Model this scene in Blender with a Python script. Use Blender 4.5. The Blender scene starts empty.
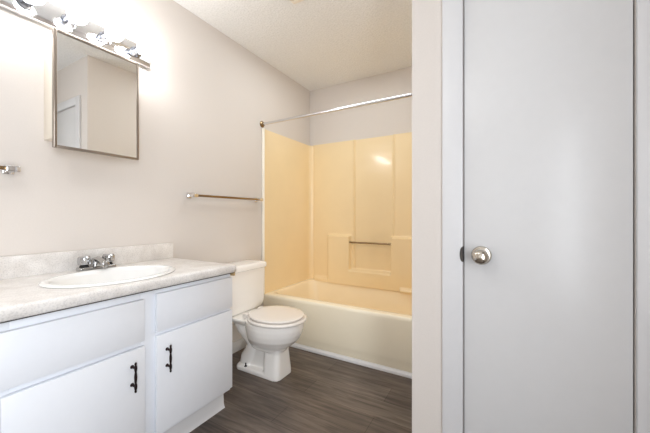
import bpy, bmesh, math, random
from mathutils import Vector, Matrix
random.seed(7)
SC = bpy.context.scene
COL = SC.collection
PI = math.pi

# ------------------------------------------------------------------ camera
CAMX, CAMH, YAW, FPX = 1.787, 1.0695, 29.784, 301.1
cam = bpy.data.cameras.new('camera')
cam.sensor_fit = 'HORIZONTAL'
cam.sensor_width = 36.0
cam.lens = FPX / 650.0 * 36.0
cam.shift_y = -0.9 / 650.0
cam.clip_start = 0.02
cam_o = bpy.data.objects.new('camera', cam)
cam_o.location = (CAMX, 0, CAMH)
cam_o.rotation_euler = (PI / 2, 0, math.radians(YAW))
COL.objects.link(cam_o)
SC.camera = cam_o

# ------------------------------------------------------------------ world, lights, exposure
w = bpy.data.worlds.new('world')
SC.world = w
w.use_nodes = True
w.node_tree.nodes['Background'].inputs[0].default_value = (0.95, 1, 1, 1)
w.node_tree.nodes['Background'].inputs[1].default_value = 0.40

XR_ = 2.50
def area(name, loc, rot, sx, sy, power, col):
    l = bpy.data.lights.new(name, 'AREA')
    l.shape = 'RECTANGLE'
    l.size, l.size_y, l.energy, l.color = sx, sy, power, col
    o = bpy.data.objects.new(name, l)
    o.location, o.rotation_euler = loc, rot
    COL.objects.link(o)
    return o

# daylight falling in through the window behind the camera
area('window_daylight', (1.55, -1.44, 1.35), (PI / 2, 0, 0), 1.0, 1.0, 3.0, (0.92, 0.97, 1.0))
# added fill light from the right, set in a made-up doorway out of view
area('doorway_fill', (XR_ - 0.03, -0.48, 1.15), (0, PI / 2, 0), 1.5, 0.75, 37, (0.885, 0.94, 1.0))
# ceiling lamp over the entry, behind the camera
area('entry_ceiling_light', (0.95, -0.25, 2.40), (0, 0, 0), 0.30, 0.30, 5, (1, 0.99, 0.97))
# added soft fill under the ceiling over toilet and tub, no fixture there
area('tub_fill', (0.80, 1.95, 2.425), (0, 0, 0), 0.7, 0.6, 6.5, (0.90, 0.97, 1.0))
BULB = 41.0

vs = SC.view_settings
vs.view_transform = 'Standard'
vs.look = 'None'
vs.exposure = 0.16
vs.gamma = 1.0
vs.use_curve_mapping = False
SC.cycles.max_bounces = 12
SC.cycles.diffuse_bounces = 8
SC.cycles.glossy_bounces = 6
SC.cycles.sample_clamp_indirect = 6
SC.cycles.use_denoising = True
SC.cycles.caustics_reflective = False

# ------------------------------------------------------------------ materials
def srgb(r, g, b):
    f = lambda c: c / 12.92 if c <= 0.04045 else ((c + 0.055) / 1.055) ** 2.4
    return (f(r / 255), f(g / 255), f(b / 255), 1)

def mat(name, col, rough=0.5, metal=0.0, coat=0.0, spec=0.5):
    m = bpy.data.materials.new(name)
    m.use_nodes = True
    b = m.node_tree.nodes['Principled BSDF']
    b.inputs['Base Color'].default_value = col
    b.inputs['Roughness'].default_value = rough
    b.inputs['Metallic'].default_value = metal
    b.inputs['Coat Weight'].default_value = coat
    b.inputs['Coat Roughness'].default_value = 0.08
    b.inputs['Specular IOR Level'].default_value = spec
    return m

def nodes(m):
    t = m.node_tree
    return t, t.nodes['Principled BSDF'], t.nodes.new, t.links.new

def add_noise(m, scale, amount, bump=0.0, dist=0.002, stretch=(1, 1, 1), detail=4):
    """slight tonal mottling and surface relief"""
    t, b, N, L = nodes(m)
    tc = N('ShaderNodeTexCoord'); mp = N('ShaderNodeMapping')
    mp.inputs['Scale'].default_value = stretch
    n = N('ShaderNodeTexNoise')
    n.inputs['Scale'].default_value = scale
    n.inputs['Detail'].default_value = detail
    L(tc.outputs['Object'], mp.inputs[0]); L(mp.outputs[0], n.inputs['Vector'])
    if amount:
        c = b.inputs['Base Color'].default_value[:]
        r = N('ShaderNodeValToRGB')
        r.color_ramp.elements[0].position = 0.3
        r.color_ramp.elements[1].position = 0.7
        r.color_ramp.elements[0].color = tuple(v * (1 - amount) for v in c[:3]) + (1,)
        r.color_ramp.elements[1].color = tuple(min(1, v * (1 + amount)) for v in c[:3]) + (1,)
        L(n.outputs['Fac'], r.inputs[0]); L(r.outputs[0], b.inputs['Base Color'])
    if bump:
        bp = N('ShaderNodeBump')
        bp.inputs['Strength'].default_value = bump
        bp.inputs['Distance'].default_value = dist
        L(n.outputs['Fac'], bp.inputs['Height']); L(bp.outputs[0], b.inputs['Normal'])
    return m

WALL = add_noise(mat('wall_paint', srgb(216, 209, 203), 0.7, spec=0.3), 160, 0.012, 0.12, 0.0015)
CEIL = add_noise(mat('ceiling_texture', srgb(239, 239, 238), 0.9, spec=0.1), 85, 0.05, 0.9, 0.006, detail=3)
TRIM = add_noise(mat('trim_paint', srgb(217, 217, 219), 0.35), 40, 0.006)
DOORP = add_noise(mat('door_paint', srgb(215, 215, 216), 0.32), 30, 0.008, 0.03, 0.001)
CAB = add_noise(mat('cabinet_paint', srgb(231, 234, 240), 0.38), 35, 0.006, 0.03, 0.001)
GAP = mat('dark_gap', srgb(110, 108, 108), 0.9)
PORC = mat('porcelain', srgb(249, 247, 244), 0.12, coat=0.4)
SEATM = mat('seat_plastic', srgb(238, 233, 228), 0.25, coat=0.2)
SINKM = mat('sink_porcelain', srgb(238, 238, 237), 0.15, coat=0.4)
FIBER = add_noise(mat('fibreglass', srgb(240, 218, 176), 0.23, coat=0.25), 6, 0.012, 0.05, 0.002)
TUBM = add_noise(mat('tub_enamel', srgb(250, 241, 219), 0.22, coat=0.3), 6, 0.012)
BASIN = add_noise(mat('basin_enamel', srgb(246, 231, 200), 0.22, coat=0.3), 6, 0.012)
FLANGE = mat('caulk_cream', srgb(247, 242, 228), 0.4)
CHROME = mat('chrome', (0.82, 0.82, 0.83, 1), 0.08, 1.0)
BCHROME = mat('satin_chrome', (0.70, 0.70, 0.72, 1), 0.18, 1.0)
NICKEL = mat('satin_nickel', srgb(196, 188, 176), 0.22, 1.0)
BAR = mat('brown_tint_metal', srgb(152, 130, 102), 0.25, 1.0)  # brown stands in for what the chrome towel bar reflects
MFRAME = mat('mirror_frame', srgb(158, 148, 138), 0.30, 1.0)
MIRROR = mat('mirror_silver', (0.90, 0.90, 0.88, 1), 0.01, 1.0)
CABBODY = mat('cream_enamel', srgb(238, 230, 216), 0.4)
BRONZE = mat('oiled_bronze', srgb(44, 32, 32), 0.35, 0.8)
TAN = mat('raw_board', srgb(176, 152, 112), 0.8)
SUBM = mat('shadowed_board', srgb(70, 64, 60), 0.85)  # board tone darkened to paint in the shade under the counter
FCHROME = mat('darkened_chrome', (0.46, 0.455, 0.45, 1), 0.16, 1.0)  # chrome darkened so that dimmer reflections sit in its colour
SOCK = mat('socket_metal', (0.32, 0.34, 0.39, 1), 0.22, 1.0)
DARK = mat('rubber_black', srgb(30, 28, 28), 0.6)
ACRYL = mat('clear_acrylic', (0.50, 0.50, 0.51, 1), 0.12, 0.95)
BRASS = mat('strike_steel', srgb(84, 80, 78), 0.45, 0.9)

bulbm = bpy.data.materials.new('bulb_glass')
bulbm.use_nodes = True
_b = bulbm.node_tree.nodes['Principled BSDF']
_b.inputs['Base Color'].default_value = (1, 1, 1, 1)
_b.inputs['Emission Color'].default_value = (1, 1, 1, 1)
_b.inputs['Emission Strength'].default_value = BULB

def make_counter():
    m = mat('speckled_laminate', srgb(228, 224, 218), 0.32)
    t, b, N, L = nodes(m)
    tc = N('ShaderNodeTexCoord')
    n1 = N('ShaderNodeTexNoise'); n1.inputs['Scale'].default_value = 190; n1.inputs['Detail'].default_value = 3
    n2 = N('ShaderNodeTexNoise'); n2.inputs['Scale'].default_value = 14; n2.inputs['Detail'].default_value = 5
    r1 = N('ShaderNodeValToRGB'); r2 = N('ShaderNodeValToRGB')
    r1.color_ramp.elements[0].position = 0.36; r1.color_ramp.elements[1].position = 0.52
    r1.color_ramp.elements[0].color = srgb(224, 221, 219); r1.color_ramp.elements[1].color = srgb(240, 237, 234)
    r2.color_ramp.elements[0].position = 0.35; r2.color_ramp.elements[1].position = 0.65
    r2.color_ramp.elements[0].color = srgb(232, 230, 228); r2.color_ramp.elements[1].color = (0.97, 0.97, 0.97, 1)
    mx = N('ShaderNodeMix'); mx.data_type = 'RGBA'; mx.blend_type = 'MULTIPLY'
    mx.inputs['Factor'].default_value = 1
    L(tc.outputs['Object'], n1.inputs['Vector']); L(tc.outputs['Object'], n2.inputs['Vector'])
    L(n1.outputs['Fac'], r1.inputs[0]); L(n2.outputs['Fac'], r2.inputs[0])
    L(r1.outputs[0], mx.inputs['A']); L(r2.outputs[0], mx.inputs['B'])
    L(mx.outputs['Result'], b.inputs['Base Color'])
    return m
COUNTER = make_counter()

def make_floor():
    m = mat('vinyl_plank', srgb(96, 84, 76), 0.42, spec=0.4)
    t, b, N, L = nodes(m)
    tc = N('ShaderNodeTexCoord')
    br = N('ShaderNodeTexBrick')
    br.offset = 0.37; br.offset_frequency = 2
    br.inputs['Scale'].default_value = 1.0
    br.inputs['Brick Width'].default_value = 1.22
    br.inputs['Row Height'].default_value = 0.152
    br.inputs['Mortar Size'].default_value = 0.0012
    br.inputs['Mortar Smooth'].default_value = 0.3
    br.inputs['Color1'].default_value = srgb(108, 98, 91)
    br.inputs['Color2'].default_value = srgb(88, 78, 72)
    br.inputs['Mortar'].default_value = srgb(58, 49, 44)
    L(tc.outputs['Object'], br.inputs['Vector'])
    mp = N('ShaderNodeMapping'); mp.inputs['Scale'].default_value = (2.2, 26, 1)
    L(tc.outputs['Object'], mp.inputs[0])
    n = N('ShaderNodeTexNoise'); n.inputs['Scale'].default_value = 1.6; n.inputs['Detail'].default_value = 9
    n.inputs['Roughness'].default_value = 0.62; n.inputs['Distortion'].default_value = 0.6
    L(mp.outputs[0], n.inputs['Vector'])
    r = N('ShaderNodeValToRGB')
    r.color_ramp.elements[0].position = 0.30; r.color_ramp.elements[1].position = 0.72
    r.color_ramp.elements[0].color = (0.46, 0.46, 0.46, 1); r.color_ramp.elements[1].color = (1.5, 1.49, 1.47, 1)
    L(n.outputs['Fac'], r.inputs[0])
    n3 = N('ShaderNodeTexNoise'); n3.inputs['Scale'].default_value = 1.0; n3.inputs['Detail'].default_value = 3
    mp3 = N('ShaderNodeMapping'); mp3.inputs['Scale'].default_value = (2.5, 6, 1)
    L(tc.outputs['Object'], mp3.inputs[0]); L(mp3.outputs[0], n3.inputs['Vector'])
    r3 = N('ShaderNodeValToRGB')
    r3.color_ramp.elements[0].position = 0.3; r3.color_ramp.elements[1].position = 0.7
    r3.color_ramp.elements[0].color = (0.72, 0.71, 0.70, 1); r3.color_ramp.elements[1].color = (1.28, 1.26, 1.24, 1)
    L(n3.outputs['Fac'], r3.inputs[0])
    mx = N('ShaderNodeMix'); mx.data_type = 'RGBA'; mx.blend_type = 'MULTIPLY'; mx.inputs['Factor'].default_value = 1
    mx2 = N('ShaderNodeMix'); mx2.data_type = 'RGBA'; mx2.blend_type = 'MULTIPLY'; mx2.inputs['Factor'].default_value = 1
    L(br.outputs['Color'], mx.inputs['A']); L(r.outputs[0], mx.inputs['B'])
    L(mx.outputs['Result'], mx2.inputs['A']); L(r3.outputs[0], mx2.inputs['B'])
    L(mx2.outputs['Result'], b.inputs['Base Color'])
    bp = N('ShaderNodeBump'); bp.inputs['Strength'].default_value = 0.12; bp.inputs['Distance'].default_value = 0.002
    L(n.outputs['Fac'], bp.inputs['Height']); L(bp.outputs[0], b.inputs['Normal'])
    return m
FLOOR = make_floor()

# ------------------------------------------------------------------ mesh helpers (all in world coordinates)
def box(bm, x0, x1, y0, y1, z0, z1, bev=0.0, seg=2):
    vs_ = [bm.verts.new((x, y, z)) for x in (x0, x1) for y in (y0, y1) for z in (z0, z1)]
    q = [(0, 1, 3, 2), (4, 6, 7, 5), (0, 4, 5, 1), (2, 3, 7, 6), (0, 2, 6, 4), (1, 5, 7, 3)]
    fs = [bm.faces.new([vs_[i] for i in f]) for f in q]
    if bev:
        es = list({e for f in fs for e in f.edges})
        bmesh.ops.bevel(bm, geom=es, offset=bev, segments=seg, profile=0.5, affect='EDGES', clamp_overlap=True)

def loft(bm, loops, cap0=True, cap1=True, closed=True):
    rows = [[bm.verts.new(p) for p in lp] for lp in loops]
    n = len(rows[0])
    for a, b in zip(rows, rows[1:]):
        for i in range(n if closed else n - 1):
            j = (i + 1) % n
            bm.faces.new((a[i], a[j], b[j], b[i]))
    if cap0: bm.faces.new(rows[0][::-1])
    if cap1: bm.faces.new(rows[-1])

def lathe(bm, prof, org, axis, seg=32):
    """prof: list of (radius, distance along the axis)"""
    ax = Vector(axis).normalized()
    u = ax.orthogonal().normalized(); v = ax.cross(u)
    o = Vector(org)
    loops = [[o + ax * h + (u * math.cos(2 * PI * k / seg) + v * math.sin(2 * PI * k / seg)) * max(r, 1e-5)
              for k in range(seg)] for r, h in prof]
    loft(bm, loops)

def tube(bm, pts, r, seg=12):
    pts = [Vector(p) for p in pts]
    rs = r if isinstance(r, (list, tuple)) else [r] * len(pts)
    loops = []
    u = None
    for i, p in enumerate(pts):
        d = (pts[min(i + 1, len(pts) - 1)] - pts[max(i - 1, 0)]).normalized()
        if u is None: u = d.orthogonal().normalized()
        u = (u - d * u.dot(d)).normalized()
        v = d.cross(u)
        loops.append([p + (u * math.cos(2 * PI * k / seg) + v * math.sin(2 * PI * k / seg)) * rs[i] for k in range(seg)])
    loft(bm, loops)

def rrect(x0, x1, y0, y1, r, z, n=6):
    out = []
    for cx, cy, a in ((x1 - r, y1 - r, 0), (x0 + r, y1 - r, 90), (x0 + r, y0 + r, 180), (x1 - r, y0 + r, 270)):
        for k in range(n + 1):
            t = math.radians(a + 90 * k / n)
            out.append((cx + r * math.cos(t), cy + r * math.sin(t), z))
    return out

def egg(xb, xf, yc, hw, z, n=48, xm=None, p=2.0):
    """egg outline, rounder towards the front xf"""
    xm = xb + (xf - xb) * 0.46 if xm is None else xm
    out = []
    for k in range(n):
        t = 2 * PI * k / n
        c, s = math.cos(t), math.sin(t)
        c2 = math.copysign(abs(c) ** (2 / p), c); s2 = math.copysign(abs(s) ** (2 / p), s)
        out.append((xm + (xf - xm if c > 0 else xm - xb) * c2, yc + hw * s2, z))
    return out

def obj(name, bm, m, parent=None, smooth=True, angle=35):
    bmesh.ops.recalc_face_normals(bm, faces=bm.faces)
    off = Vector((0, 0, 0))
    p = parent
    while p is not None:
        off += p.location
        p = p.parent
    if parent is not None:
        bmesh.ops.translate(bm, verts=bm.verts, vec=-off)
    me = bpy.data.meshes.new(name)
    bm.to_mesh(me); bm.free()
    o = bpy.data.objects.new(name, me)
    COL.objects.link(o)
    me.materials.append(m)
    if smooth:
        me.polygons.foreach_set('use_smooth', [True] * len(me.polygons))
        me.set_sharp_from_angle(angle=math.radians(angle))
    if parent is not None: o.parent = parent
    return o

def B(): return bmesh.new()

def thing(name, label, cat, loc, group=None):
    o = bpy.data.objects.new(name, None)
    o.empty_display_size = 0.1
    o.location = loc
    o['label'] = label; o['category'] = cat
    if group: o['group'] = group
    COL.objects.link(o)
    return o

def struct(name, m, *boxes, bev=0.0, parent=None):
    bm = B()
    for b in boxes: box(bm, *b, bev)
    o = obj(name, bm, m, parent)
    o['kind'] = 'structure'
    return o

# ------------------------------------------------------------------ room shell
H, D, XR, YF = 2.437, 2.79, 2.50, -1.50
CY, CX = 1.22, 1.490                       # closet front wall plane, closet corner
struct('floor', FLOOR, (-0.12, XR + 0.12, YF - 0.12, D + 0.12, -0.08, 0))
struct('ceiling', CEIL, (-0.12, XR + 0.12, YF - 0.12, D + 0.12, H, H + 0.1))
struct('wall_left', WALL, (-0.12, 0, YF - 0.12, D + 0.12, 0, H))
struct('wall_back', WALL, (0, XR + 0.12, D, D + 0.12, 0, H))
RY0, RY1, RZ = -0.90, -0.06, 2.05            # made-up opening in the unseen right wall, behind the added fill light
struct('wall_right', WALL, (XR, XR + 0.12, YF - 0.12, RY0, 0, H), (XR, XR + 0.12, RY1, D, 0, H), (XR, XR + 0.12, RY0, RY1, RZ, H))
struct('trim_3', TRIM, (XR - 0.014, XR, RY0 - .06, RY0, 0, RZ + .06), (XR - 0.014, XR, RY1, RY1 + .06, 0, RZ + .06), (XR - 0.014, XR, RY0, RY1, RZ, RZ + .06), bev=0.003)  # casing of the added doorway
WX0, WX1, WZ0, WZ1 = 1.0, 2.1, 0.80, 1.90
struct('wall_front', WALL, (0, WX0, YF - 0.12, YF, 0, H), (WX1, XR, YF - 0.12, YF, 0, H),
       (WX0, WX1, YF - 0.12, YF, 0, WZ0), (WX0, WX1, YF - 0.12, YF, WZ1, H))
wf = struct('window_1', TRIM, (WX0, WX0 + .04, YF - .1, YF - .03, WZ0, WZ1), (WX1 - .04, WX1, YF - .1, YF - .03, WZ0, WZ1),
            (WX0 + .04, WX1 - .04, YF - .1, YF - .03, WZ0, WZ0 + .04), (WX0 + .04, WX1 - .04, YF - .1, YF - .03, WZ1 - .04, WZ1),
            ((WX0 + WX1) / 2 - .02, (WX0 + WX1) / 2 + .02, YF - .09, YF - .04, WZ0 + .04, WZ1 - .04))

DX0, DX1, DZ = 1.681, 2.134, 2.04          # closet door slab
OX0, OX1, OZ = DX0 - 0.003, DX1 + 0.004, DZ + 0.004
struct('wall_closet_front', WALL, (CX, OX0, CY, CY + 0.11, 0, H), (OX1, XR, CY, CY + 0.11, 0, H), (OX0, OX1, CY, CY + 0.11, OZ, H))
struct('wall_closet_side', WALL, (CX, CX + 0.11, CY + 0.11, D, 0, H))
# casing of the closet door
bm = B()
cw = 0.072
def casing_bar(x0, x1, z0, z1):
    box(bm, x0, x1, CY - 0.015, CY, z0, z1, 0.004)
casing_bar(OX0 - cw, OX0 - 0.001, 0, OZ + cw)
casing_bar(OX1 + 0.001, OX1 + cw, 0, OZ + cw)
casing_bar(OX0 - 0.001, OX1 + 0.001, OZ + 0.001, OZ + cw)
# door stop inside the opening
box(bm, OX0, OX1, CY + 0.046, CY + 0.058, OZ - 0.012, OZ)
box(bm, OX0, OX0 + 0.012, CY + 0.046, CY + 0.058, 0, OZ - 0.012)
box(bm, OX1 - 0.012, OX1, CY + 0.046, CY + 0.058, 0, OZ - 0.012)
casing = obj('trim_1', bm, TRIM); casing['kind'] = 'structure'
bm = B()
zk = 0.928
pts = [(OX0 - 0.001 - 0.010 * math.sin(PI * k / 10), zk + 0.028 * math.cos(PI * k / 10)) for k in range(11)]
lo = [[(x, y, z) for x, z in pts] for y in (CY - 0.0165, CY - 0.014)]
loft(bm, lo)
box(bm, OX0 - 0.002, OX0, CY - 0.0160, CY + 0.03, zk - 0.028, zk + 0.028)
sp = obj('strike_plate', bm, BRASS, casing)
sp['label'] = 'dark steel strike plate on the white door frame'
# door slab and knob
door = struct('door_1', DOORP, (DX0, DX1, CY - 0.002, CY + 0.036, 0.012, DZ), bev=0.0025)
bm = B()
box(bm, OX0 + 0.0002, DX0 - 0.0003, CY + 0.003, CY + 0.034, 0.012, DZ)
gp = obj('gap_shade', bm, GAP, door)  # no real seal: dark strip stands in for shade in the door gap
kx, kz = 1.737, 0.927
kn = bpy.data.objects.new('door_knob', None); COL.objects.link(kn); kn.parent = door
bm = B()
lathe(bm, [(0.0, 0), (0.033, 0), (0.033, 0.003), (0.030, 0.008), (0.022, 0.011), (0.0, 0.011)], (kx, CY - 0.002, kz), (0, -1, 0), 40)
COL.objects.unlink(kn); bpy.data.objects.remove(kn)
kb = obj('door_knob', bm, NICKEL, door)
bm = B()
lathe(bm, [(0.0, 0.0), (0.012, 0.0), (0.011, 0.018), (0.014, 0.026), (0.023, 0.032), (0.0262, 0.042), (0.0255, 0.052), (0.021, 0.060), (0.012, 0.0645), (0.0, 0.066)],
      (kx, CY - 0.012, kz), (0, -1, 0), 40)
obj('knob_handle', bm, NICKEL, kb, angle=80)

# baseboards and shoe strips
struct('baseboard_left', TRIM, (0, 0.012, 1.182, 1.995, 0, 0.085), bev=0.003)
struct('baseboard_closet', TRIM, (CX, OX0 - cw, CY - 0.012, CY, 0, 0.085), (CX - 0.012, CX, CY - 0.012, 1.995, 0, 0.085), bev=0.003)
bm = B()
prof = [(2.018, 0), (1.994, 0), (1.994, 0.008), (1.998, 0.016), (2.006, 0.020), (2.012, 0.026), (2.018, 0.027)]
loft(bm, [[(x, y, z) for y, z in prof] for x in (0.013, CX - 0.013)])
o = obj('trim_2', bm, TRIM); o['kind'] = 'structure'

# ------------------------------------------------------------------ tub and shower unit
T0, T1 = 2.019, D - 0.003
TX0, TX1 = 0.004, CX - 0.004
RIM = 0.385
tub = thing('bathtub', 'cream one-piece bathtub with yellow moulded shower surround', 'bathtub', (0.75, 2.4, 0))
bm = B()
def trr(ix0, ix1, iy0, iy1, r, z): return rrect(TX0 + ix0, TX1 - ix1, T0 + iy0, T1 - iy1, r, z, 8)
loft(bm, [trr(0, 0, .012, 0, .006, 0.002), trr(0, 0, .010, 0, .006, 0.05), trr(0, 0, .002, 0, .008, 0.075), trr(0, 0, 0, 0, .010, 0.10), trr(0, 0, 0, 0, .010, RIM - .028),
          trr(.0, .0, .003, 0, .012, RIM - .012), trr(.004, .004, .010, .004, .014, RIM - .003), trr(.01, .01, .022, .01, .02, RIM),
          trr(.040, .045, .058, .040, .065, RIM), trr(.040, .045, .058, .040, .065, RIM - .020)], cap0=False, cap1=False)
ap = obj('apron', bm, TUBM, tub, angle=50)
ap['label'] = 'pale cream apron and rim of the tub'
bm = B()
loft(bm, [trr(.0402, .0452, .0582, .0402, .065, RIM - .018), trr(.0402, .0452, .0582, .0402, .065, RIM + .0005), trr(.045, .05, .070, .045, .07, RIM), trr(.053, .058, .080, .053, .08, RIM - .006), trr(.06, .066, .088, .06, .09, RIM - .03),
          trr(.085, .11, .105, .08, .10, 0.20), trr(.12, .19, .13, .11, .11, 0.11), trr(.17, .26, .17, .15, .11, 0.075), trr(.30, .40, .30, .30, .06, 0.072)],
     cap0=False, cap1=True)
obj('basin', bm, BASIN, tub, angle=50)
bm = B()
lathe(bm, [(0, 0), (.026, 0), (.026, .003), (.020, .004), (.016, .001), (0, .001)], (TX1 - .33, (T0 + T1) / 2 + .02, 0.0730), (0, 0, 1), 24)
obj('drain', bm, CHROME, tub)
# surround: a sheet that runs left wall - cove - back wall - cove - right wall, with a moulded relief
ss = lambda a, b, v: (lambda t: t * t * (3 - 2 * t))(min(1, max(0, (v - a) / (b - a))))
IN, RC = 0.016, 0.055
path = []                                   # (x, y, nx, ny)
xl, xr, yb = IN, CX - IN, D - IN
def arc(cx, cy, a0, a1, n=7):
    for k in range(1, n):
        t = math.radians(a0 + (a1 - a0) * k / n)
        path.append((cx + RC * math.cos(t), cy + RC * math.sin(t), -math.cos(t), -math.sin(t)))
for k in range(17): path.append((xl, T0 + 0.004 + (yb - RC - T0 - 0.004) * k / 16, 1, 0))
arc(xl + RC, yb - RC, 180, 90)
nb = 190
for k in range(nb + 1): path.append((xl + RC + (xr - xl - 2 * RC) * k / nb, yb, 0, -1))
arc(xr - RC, yb - RC, 90, 0)
for k in range(17): path.append((xr, yb - RC - (yb - RC - T0 - 0.004) * k / 16, -1, 0))
STOP = 1.828
zs = [RIM - 0.004 + (STOP - RIM + 0.004) * k / 170 for k in range(171)]
e = 0.009
def relief(x, y, z):
    if y < yb - 1e-4: return 0.0
    up = 1 - ss(0.868 - e, 0.868 + e, z)
    lowb = 1 - ss(0.530 - e, 0.530 + e, z)
    lo_l = ss(0.255 - 2 * e, 0.255 + 2 * e, x)
    lft = lo_l * (1 - ss(0.511 - e, 0.511 + e, x))
    rgt = ss(0.928 - e, 0.928 + e, x)
    mid = lo_l
    ledge = max(up * max(lft, rgt), lowb * mid)
    seat = (1 - ss(0.42 - e, 0.42 + e, z)) * (1 - lo_l) * ss(0.06, 0.10, x)
    r2 = ss(0.405, 0.425, z) * 0 
    side = max(1 - ss(0.545, 0.554, x), ss(0.934, 0.943, x))      # outer panels stand a little proud of the middle one
    # rolled seam beads beside the middle panel
    bead = 0.009 * math.exp(-((x - 0.541) / 0.007) ** 2) + 0.009 * math.exp(-((x - 0.947) / 0.007) ** 2)
    low_r = ss(1.02 - e, 1.02 + e, x) * (1 - ss(0.405 - e, 0.405 + e, z)) * 0.03
    return 0.012 * side * (1 - ledge) + bead * (1 - ledge) + 0.062 * ledge + 0.035 * seat * (1 - ledge) + low_r
bm = B()
rows = []
for z in zs:
    rows.append([bm.verts.new((x + nx * relief(x, y, z), y + ny * relief(x, y, z), z)) for x, y, nx, ny in path])
for a, b in zip(rows, rows[1:]):
    for i in range(len(path) - 1): bm.faces.new((a[i], a[i + 1], b[i + 1], b[i]))
# closed rear skin so the panel has its own thickness
back = [[bm.verts.new((min(max(x - nx * (IN - .003), .003), CX - .003), min(y - ny * (IN - .003), D - .003), z)) for x, y, nx, ny in path] for z in (zs[0], zs[-1])]
for i in range(len(path) - 1):
    bm.faces.new((back[0][i], back[0][i + 1], back[1][i + 1], back[1][i]))
    bm.faces.new((rows[0][i], back[0][i], back[0][i + 1], rows[0][i + 1]))
    bm.faces.new((rows[-1][i], rows[-1][i + 1], back[1][i + 1], back[1][i]))
sur = obj('surround', bm, FIBER, tub, angle=60)
sur['label'] = 'glossy yellow moulded shower surround'
# pale bullnose flange down each front edge
for x0, x1 in ((0.002, 0.026), (CX - 0.026, CX - 0.002)):
    bm = B()
    box(bm, x0, x1, T0 - 0.014, T0 + 0.004, RIM + 0.002, STOP + 0.004, 0.006, 3)
    f = obj('flange', bm, FLANGE, tub)
    f['label'] = 'pale cream flange at the front edge of the surround'
# metal bar across the recess
bm = B()
yB = D - IN - 0.045
tube(bm, [(0.506, yB, 0.803), (0.932, yB, 0.803)], 0.0085, 14)
gb = obj('grab_bar', bm, BAR, tub)
gb['label'] = 'metal bar across the recess in the surround'

# shower curtain rod
rod = thing('shower_rod', 'chrome shower curtain rod spanning the tub opening', 'curtain rod', (0, 2.012, 1.868))
bm = B(); tube(bm, [(0.008, 2.012, 1.868), (CX - 0.008, 2.012, 1.868)], 0.0115, 18)
obj('rod', bm, BCHROME, rod)
for x, s in ((0.0, 1), (CX, -1)):
    bm = B()
    lathe(bm, [(0, 0), (0.028, 0.0), (0.028, 0.004), (0.022, 0.009), (0.015, 0.012), (0.0145, 0.026), (0, 0.026)], (x, 2.012, 1.868), (s, 0, 0), 28)
    obj('rod_flange', bm, BAR, rod)

# ------------------------------------------------------------------ vanity cabinet
VY0, VY1 = -0.152, 1.174
FX = 0.517                                  # face frame plane
van = thing('vanity_cabinet', 'white vanity cabinet with slab doors and dark bronze pulls', 'cabinet', (0.26, 0.5, 0))
bm = B()
box(bm, 0.003, FX - 0.02, VY1 - 0.016, VY1, 0.118, 0.752)        # right end panel
box(bm, 0.003, 0.439, VY1 - 0.016, VY1, 0.0, 0.118)
box(bm, 0.003, FX - 0.02, VY0, VY0 + 0.016, 0.0, 0.752)
box(bm, 0.003, FX - 0.02, VY0 + 0.016, VY1 - 0.016, 0.118, 0.132) # bottom
box(bm, 0.003, 0.012, VY0 + 0.016, VY1 - 0.016, 0.121, 0.752)     # back
obj('carcass', bm, CAB, van)
bm = B()
fx0 = FX - 0.02
STILES = [(VY0, VY0 + 0.03), (0.278, 0.313), (0.698, 0.760), (VY1 - 0.030, VY1)]
for a, b in STILES: box(bm, fx0, FX, a, b, 0.118, 0.752, 0.001)
for (_, a), (b, _) in zip(STILES, STILES[1:]):
    box(bm, fx0, FX, a, b, 0.715, 0.752, 0.001)
    box(bm, fx0, FX, a, b, 0.535, 0.58, 0.001)
    box(bm, fx0, FX, a, b, 0.118, 0.160, 0.001)
obj('face_frame', bm, CAB, van)
bm = B()
box(bm, 0.400, 0.412, VY0 + 0.016, VY1 - 0.016, 0.0, 0.117)
prof = [(0.440, 0), (0.470, 0), (0.466, 0.006), (0.460, 0.02), (0.456, 0.088), (0.450, 0.092), (0.440, 0.092)]
loft(bm, [[(x, y, z) for x, z in prof] for y in (VY0, VY1 + 0.006)])
tk = obj('toe_kick', bm, TRIM, van)

def slab(name, y0, y1, z0, z1, label=None):
    bm = B(); box(bm, FX + 0.0005, FX + 0.019, y0, y1, z0, z1, 0.0022)
    o = obj(name, bm, CAB, van)
    if label: o['label'] = label
    return o

def pull(par, y, zc):
    """dark bar pull: two posts, a turned bar with finials"""
    bm = B(); xf = FX + 0.019
    for dz in (-0.0355, 0.0355):
        lathe(bm, [(0, -0.0002), (0.0075, -0.0002), (0.0068, 0.003), (0.0042, 0.006), (0.0042, 0.024), (0, 0.024)], (xf, y, zc + dz), (1, 0, 0), 14)
    prof = [(0, -.060), (.0032, -.0585), (.0046, -.054), (.0034, -.049), (.0052, -.043), (.0058, -.0355), (.0050, -.028), (.0036, -.022), (.0052, -.008), (.0056, 0)]
    prof = prof + [(r, -h) for r, h in prof[-2::-1]]
    lathe(bm, prof, (xf + 0.026, y, zc), (0, 0, 1), 16)
    h = obj('handle', bm, BRONZE, par, angle=60)
    h['label'] = 'dark bronze bar pull'
    return h

slab('drawer', 0.754, 1.172, 0.574, 0.736)
slab('false_front', 0.284, 0.702, 0.557, 0.727)
slab('false_front', -0.125, 0.2805, 0.557, 0.727)
d1 = slab('door', 0.754, 1.172, 0.137, 0.557); pull(d1, 0.798, 0.452)
d2 = slab('door', 0.291, 0.704, 0.137, 0.536); pull(d2, 0.653, 0.437)
d3 = slab('door', -0.125, 0.286, 0.137, 0.536); pull(d3, -0.085, 0.437)

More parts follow.
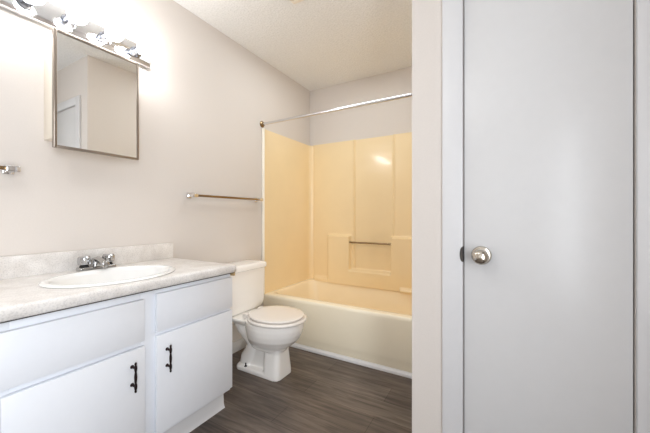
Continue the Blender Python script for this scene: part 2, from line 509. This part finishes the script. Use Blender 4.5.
# ------------------------------------------------------------------ countertop with backsplash
CT0, CT1 = 0.765, 0.806
CXF, CYR, CYL = 0.562, 1.175, VY0 - 0.005
SX, SY, SA, SB = 0.337, 0.688, 0.196, 0.244   # sink centre, half sizes in x and y
top = thing('countertop', 'pale speckled vanity countertop with raised backsplash', 'countertop', (0.28, 0.5, CT0))
bm = B()
def rect_hit(t, x0, x1, y0, y1):
    c, s = math.cos(t), math.sin(t)
    k = min((x1 - SX) / c if c > 1e-9 else 1e9, (x0 - SX) / c if c < -1e-9 else 1e9, (y1 - SY) / s if s > 1e-9 else 1e9, (y0 - SY) / s if s < -1e-9 else 1e9)
    return (SX + c * k, SY + s * k)
angs = sorted([2 * PI * k / 96 for k in range(96)] + [math.atan2(y - SY, x - SX) % (2 * PI) for x in (0.003, CXF) for y in (CYL, CYR)])
def rl(ins, z): return [rect_hit(t, 0.003, CXF - ins, CYL + ins, CYR - ins) + (z,) for t in angs]
def el(k, z): return [(SX + (SA - k) * math.cos(t), SY + (SB - k) * math.sin(t), z) for t in angs]
loft(bm, [el(0.012, CT0), rl(0.004, CT0), rl(0, CT0 + .004), rl(0, CT1 - 0.012), rl(0.0035, CT1 - 0.0035), rl(0.012, CT1), el(0.012, CT1), el(0.012, CT0)], cap0=False, cap1=False)
bmesh.ops.remove_doubles(bm, verts=bm.verts, dist=1e-6)
obj('worktop', bm, COUNTER, top, angle=60)
bm = B(); box(bm, 0.003, 0.022, CYL, CYR - 0.006, CT1 - 0.001, 0.900, 0.004)
obj('backsplash', bm, COUNTER, top)
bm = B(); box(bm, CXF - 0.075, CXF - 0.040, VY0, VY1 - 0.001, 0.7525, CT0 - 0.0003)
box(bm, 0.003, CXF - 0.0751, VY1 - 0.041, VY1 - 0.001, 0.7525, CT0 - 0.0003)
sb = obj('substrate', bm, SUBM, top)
bm = B(); box(bm, CXF - 0.050, CXF - 0.020, VY1 + 0.0005, VY1 + 0.0120, 0.742, 0.764)
ebk = obj('end_block', bm, TAN, top); ebk['label'] = 'raw tan block under the end of the countertop'

# sink: oval drop-in basin with rolled rim and drain
sink = thing('sink', 'white oval sink set into the speckled countertop', 'sink', (SX, SY, CT1))
bm = B()
def se(k, z, dx=0): return [(SX + dx + (SA + k) * math.cos(2 * PI * i / 72), SY + (SB + k) * math.sin(2 * PI * i / 72), z) for i in range(72)]
loft(bm, [se(-0.024, CT1 - 0.013), se(-.016, CT1 + 0.0006), se(0.002, CT1 + 0.0006), se(0.005, CT1 + 0.004), se(0.002, CT1 + 0.008), se(-0.008, CT1 + 0.011), se(-0.018, CT1 + 0.010), se(-0.026, CT1 + 0.004),
          se(-0.032, CT1 - 0.012), se(-0.045, CT1 - 0.05), se(-0.075, CT1 - 0.095), se(-0.115, CT1 - 0.125), se(-0.165, CT1 - 0.136)], cap0=False)
obj('basin', bm, SINKM, sink, angle=60)
bm = B()
lathe(bm, [(0, 0), (0.022, 0), (0.022, 0.003), (0.016, 0.0035), (0.014, 0.001), (0, 0.001)], (SX, SY, CT1 - 0.1358), (0, 0, 1), 24)
obj('drain', bm, CHROME, sink)

# faucet: centre-set with two clear handles
FY, FXX = 0.721, 0.092
fau = thing('faucet', 'chrome two-handle faucet behind the white oval sink', 'faucet', (FXX, FY, CT1))
bm = B(); box(bm, FXX - 0.026, FXX + 0.026, FY - 0.076, FY + 0.076, CT1 + 0.0002, CT1 + 0.020, 0.006, 3)
obj('base', bm, FCHROME, fau)
bm = B()
loft(bm, [rrect(FXX - .022, FXX + .022, FY - .022, FY + .022, .01, CT1 + .018), rrect(FXX - .020, FXX + .022, FY - .019, FY + .019, .01, CT1 + .036), rrect(FXX - .014, FXX + .020, FY - .016, FY + .016, .009, CT1 + .050)])
def spout_loop(x, zc, hw, hh):
    return [(x, FY + hw * math.cos(2 * PI * k / 16), zc + hh * math.sin(2 * PI * k / 16)) for k in range(16)]
loft(bm, [spout_loop(FXX - .016, CT1 + .046, .017, .014), spout_loop(FXX + .012, CT1 + .050, .018, .015), spout_loop(FXX + .045, CT1 + .045, .017, .014),
          spout_loop(FXX + .070, CT1 + .038, .017, .013), spout_loop(FXX + .086, CT1 + .034, .017, .014), spout_loop(FXX + .090, CT1 + .033, .014, .011)])
lathe(bm, [(0.009, 0), (0.009, 0.012), (0, 0.012)], (FXX + .076, FY, CT1 + .027), (0, 0, -1), 16)
obj('spout', bm, FCHROME, fau, angle=50)
for s in (-1, 1):
    bm = B(); yy = FY + s * 0.051
    lathe(bm, [(0, .019), (.019, .019), (.018, .026), (.013, .030), (0, .030)], (FXX, yy, CT1), (0, 0, 1), 20)
    k = obj('handle_collar', bm, DARK, fau)
    k['label'] = 'dark collar under the clear handle'
    bm = B()
    loops = []
    for r, z in ((.014, .029), (.024, .033), (.0265, .046), (.0255, .064), (.020, .071), (.006, .072)):
        loops.append([(FXX + (r * (1.0 if i % 4 < 2 else 0.86)) * math.cos(2 * PI * i / 24), yy + (r * (1.0 if i % 4 < 2 else 0.86)) * math.sin(2 * PI * i / 24), CT1 + z) for i in range(24)])
    loft(bm, loops)
    k = obj('handle', bm, ACRYL, fau, angle=25)
    k['label'] = 'clear faceted faucet handle'

# ------------------------------------------------------------------ toilet
TY = 1.600
toi = thing('toilet', 'white two-piece toilet with lid down between vanity and tub', 'toilet', (0.4, TY, 0))
RT = 0.372                                  # rim height
bm = B()
# bowl, from its underside up to the rim
secs = [(0.300, 0.560, 0.078, 0.170, 2.4), (0.292, 0.580, 0.098, 0.195, 2.2), (0.285, 0.622, 0.130, 0.225, 2.1), (0.280, 0.660, 0.154, 0.262, 2.05),
        (0.275, 0.680, 0.166, 0.300, 2.0), (0.270, 0.690, 0.172, 0.335, 2.0), (0.270, 0.692, 0.173, RT, 2.0)]
loft(bm, [egg(a, b, TY, hw, z, p=p) for a, b, hw, z, p in secs])
# boxy pedestal under the bowl
loft(bm, [rrect(0.432, 0.568, TY - .086, TY + .094, .040, 0), rrect(0.431, 0.566, TY - .085, TY + .093, .038, 0.03), rrect(0.428, 0.560, TY - .074, TY + .084, .034, 0.10),
          rrect(0.425, 0.556, TY - .064, TY + .076, .032, 0.16), rrect(0.415, 0.560, TY - .066, TY + .078, .026, 0.20), rrect(0.380, 0.580, TY - .080, TY + .086, .03, 0.24)])
# foot that runs back towards the wall
loft(bm, [rrect(0.185, 0.560, TY - .087, TY + .092, .045, 0), rrect(0.185, 0.560, TY - .087, TY + .092, .045, 0.022), rrect(0.194, 0.550, TY - .079, TY + .082, .045, 0.032)])
# thin web and the S-shaped trapway behind the pedestal
loft(bm, [rrect(0.29, 0.47, TY - .040, TY + .040, .02, 0.0), rrect(0.29, 0.47, TY - .040, TY + .040, .02, 0.24)])
tube(bm, [(0.215, TY, 0.345), (0.245, TY, 0.285), (0.290, TY, 0.225), (0.310, TY, 0.172), (0.285, TY, 0.110), (0.252, TY, 0.065), (0.245, TY, 0.012)], [.092, .085, .070, .060, .060, .062, .064], 22)
# deck that carries the tank
loft(bm, [rrect(0.160, 0.40, TY - .085, TY + .085, .04, 0.315), rrect(0.085, 0.40, TY - .112, TY + .112, .04, 0.338), rrect(0.066, 0.42, TY - .124, TY + .124, .04, 0.352), rrect(0.068, 0.42, TY - .123, TY + .123, .04, RT - .006)])
bowl = obj('bowl', bm, PORC, toi)
mr = bowl.modifiers.new('weld', 'REMESH'); mr.mode = 'VOXEL'; mr.voxel_size = 0.0045; mr.use_smooth_shade = True
ms = bowl.modifiers.new('soften', 'SMOOTH'); ms.factor = 0.5; ms.iterations = 6
bm = B()
tl = lambda x0, x1, hw, z: rrect(x0, x1, TY - hw, TY + hw, .035, z)
loft(bm, [tl(.050, .180, .150, .368), tl(.036, .198, .178, .371), tl(.030, .206, .196, .380), tl(.026, .212, .208, .398), tl(.024, .216, .213, .425), tl(.022, .220, .219, .665), tl(.022, .220, .219, .672)])
obj('tank', bm, PORC, toi, angle=50)
bm = B()
def lidl(i, z): return rrect(0.016 + i, 0.230 - i, TY - .229 + i, TY + .229 - i, max(.038 - i, .01), z)
loft(bm, [lidl(.006, .6725), lidl(0, .676), lidl(0, .700), lidl(.004, .708), lidl(.014, .713), lidl(.03, .715)])
obj('tank_lid', bm, PORC, toi, angle=50)
def slab_egg(name, xb, xf, hw, z0, z1, rim, dome, m):
    bm = B()
    e_ = lambda i, z: egg(xb + i, xf - i, TY, hw - i, z, 64, p=2.1)
    loft(bm, [e_(rim, z0), e_(rim * .3, z0 + rim * .3), e_(0, z0 + rim), e_(0, z1 - rim), e_(rim * .3, z1 - rim * .3), e_(rim, z1), e_(.05, z1 + dome * .6), e_(.10, z1 + dome)])
    return obj(name, bm, m, toi, angle=50)
slab_egg('seat', 0.300, 0.706, 0.181, RT + .003, RT + .0215, 0.007, 0, SEATM)
slab_egg('seat_lid', 0.308, 0.688, 0.166, RT + .028, RT + .040, 0.004, 0.003, SEATM)
for s in (-1, 1):
    bm = B(); box(bm, 0.272, 0.312, TY + s * .075 - .020, TY + s * .075 + .020, RT - .003, RT + .032, .006, 3)
    obj('seat_hinge', bm, SEATM, toi)
bm = B()
lathe(bm, [(0, 0), (.010, 0), (.010, .004), (.0045, .006), (.0045, .024), (0, .026)], (0.282, TY - 0.070, 0.030), (0, 0, 1), 14)
fb = obj('floor_bolt', bm, BRONZE, toi); fb['label'] = 'dark bolt at the foot of the toilet'

# ------------------------------------------------------------------ medicine cabinet with mirror
MY0, MY1, MZ0, MZ1, MX = 0.546, 0.902, 1.366, 1.881, 0.128
med = thing('medicine_cabinet', 'cream medicine cabinet with framed mirror door under the bulb strip', 'cabinet', (0.05, 0.72, MZ0))
bm = B(); box(bm, 0.001, 0.106, MY0 + 0.006, MY1 - 0.004, 1.412, 1.868, 0.002)
obj('cabinet_body', bm, CABBODY, med)
bm = B(); box(bm, 0.1065, 0.120, MY0 + .003, MY1 - .003, MZ0 + .003, MZ1 - .003)
md = obj('mirror_door', bm, CABBODY, med)
bm = B(); fw = 0.012
box(bm, 0.1065, MX, MY0, MY0 + fw, MZ0, MZ1, .0025)
box(bm, 0.1065, MX, MY1 - fw, MY1, MZ0, MZ1, .0025)
box(bm, 0.1065, MX, MY0 + fw, MY1 - fw, MZ0, MZ0 + fw, .0025)
box(bm, 0.1065, MX, MY0 + fw, MY1 - fw, MZ1 - fw, MZ1, .0025)
obj('frame', bm, MFRAME, md)
bm = B(); box(bm, 0.1203, 0.1245, MY0 + fw - .001, MY1 - fw + .001, MZ0 + fw - .001, MZ1 - fw + .001)
obj('mirror_glass', bm, MIRROR, md, smooth=False)

# ------------------------------------------------------------------ vanity light strip
LY0, LY1, LZ0, LZ1 = 0.400, 1.014, 1.930, 2.036
lit = thing('vanity_light', 'chrome bath light strip with four lit globe bulbs above the mirror', 'light fixture', (0, 0.707, 1.98))
bm = B(); box(bm, 0.001, 0.034, LY0, LY1, LZ0, LZ1, 0.003)
obj('backplate', bm, CHROME, lit)
ZB = 1.982
for k in range(4):
    y = 0.478 + 0.1525 * k
    bm = B()
    lathe(bm, [(0, .0335), (.030, .0335), (.030, .037), (.026, .043), (.023, .050), (.023, .064), (.025, .066), (.025, .082), (.018, .086), (0, .086)], (0, y, ZB), (1, 0, 0), 28)
    so = obj('socket', bm, SOCK, lit)
    bm = B()
    R = 0.0395
    pr = [(0, .083), (.0145, .083), (.0150, .093)]
    pr += [(R * math.sin(t), .093 + R * 0.93 - R * math.cos(t)) for t in [math.radians(a) for a in range(24, 180, 12)]] + [(0, .093 + R * 1.93)]
    lathe(bm, pr, (0, y, ZB), (1, 0, 0), 28)
    obj('bulb', bm, bulbm, lit, angle=80)

# ------------------------------------------------------------------ towel bars on the left wall
def towel_bar(label, y0, y1, z):
    t = thing('towel_bar', label, 'towel bar', (0, (y0 + y1) / 2, z), 'towel bars on the left wall')
    bm = B()
    box(bm, 0.050, 0.065, y0 + .02, y1 - .02, z - .0075, z + .0075, .002)
    b = obj('bar', bm, BAR, t)
    b['label'] = 'brownish square metal bar'
    for y in (y0, y1):
        bm = B()
        box(bm, 0.0005, 0.007, y - .017, y + .017, z - .017, z + .017, .002)
        box(bm, 0.006, 0.046, y - .010, y + .010, z - .010, z + .010, .003)
        box(bm, 0.044, 0.072, y - .021, y + .021, z - .0125, z + .0125, .004)
        obj('post', bm, CHROME, t)
    return t
towel_bar('long towel bar on the wall above the toilet', 1.292, 1.930, 1.203)
towel_bar('towel bar end at the left edge of the photo beside the mirror', -0.15, 0.436, 1.262)

# ------------------------------------------------------------------ ceiling vent at the top edge
ven = thing('ceiling_vent', 'square vent cover on the ceiling at the top edge of the photo', 'vent', (0.80, 1.43, H))
bm = B(); vx0, vx1, vy0, vy1 = 0.655, 0.915, 1.315, 1.575
box(bm, vx0, vx1, vy0, vy0 + .03, H - .018, H - .0003, .004); box(bm, vx0, vx1, vy1 - .03, vy1, H - .018, H - .0003, .004)
box(bm, vx0, vx0 + .03, vy0 + .03, vy1 - .03, H - .018, H - .0003, .004); box(bm, vx1 - .03, vx1, vy0 + .03, vy1 - .03, H - .018, H - .0003, .004)
obj('frame', bm, CABBODY, ven)
bm = B()
for k in range(9): box(bm, vx0 + .03, vx1 - .03, vy0 + .036 + k * .022, vy0 + .048 + k * .022, H - .014, H - .0003)
obj('grille', bm, CABBODY, ven)
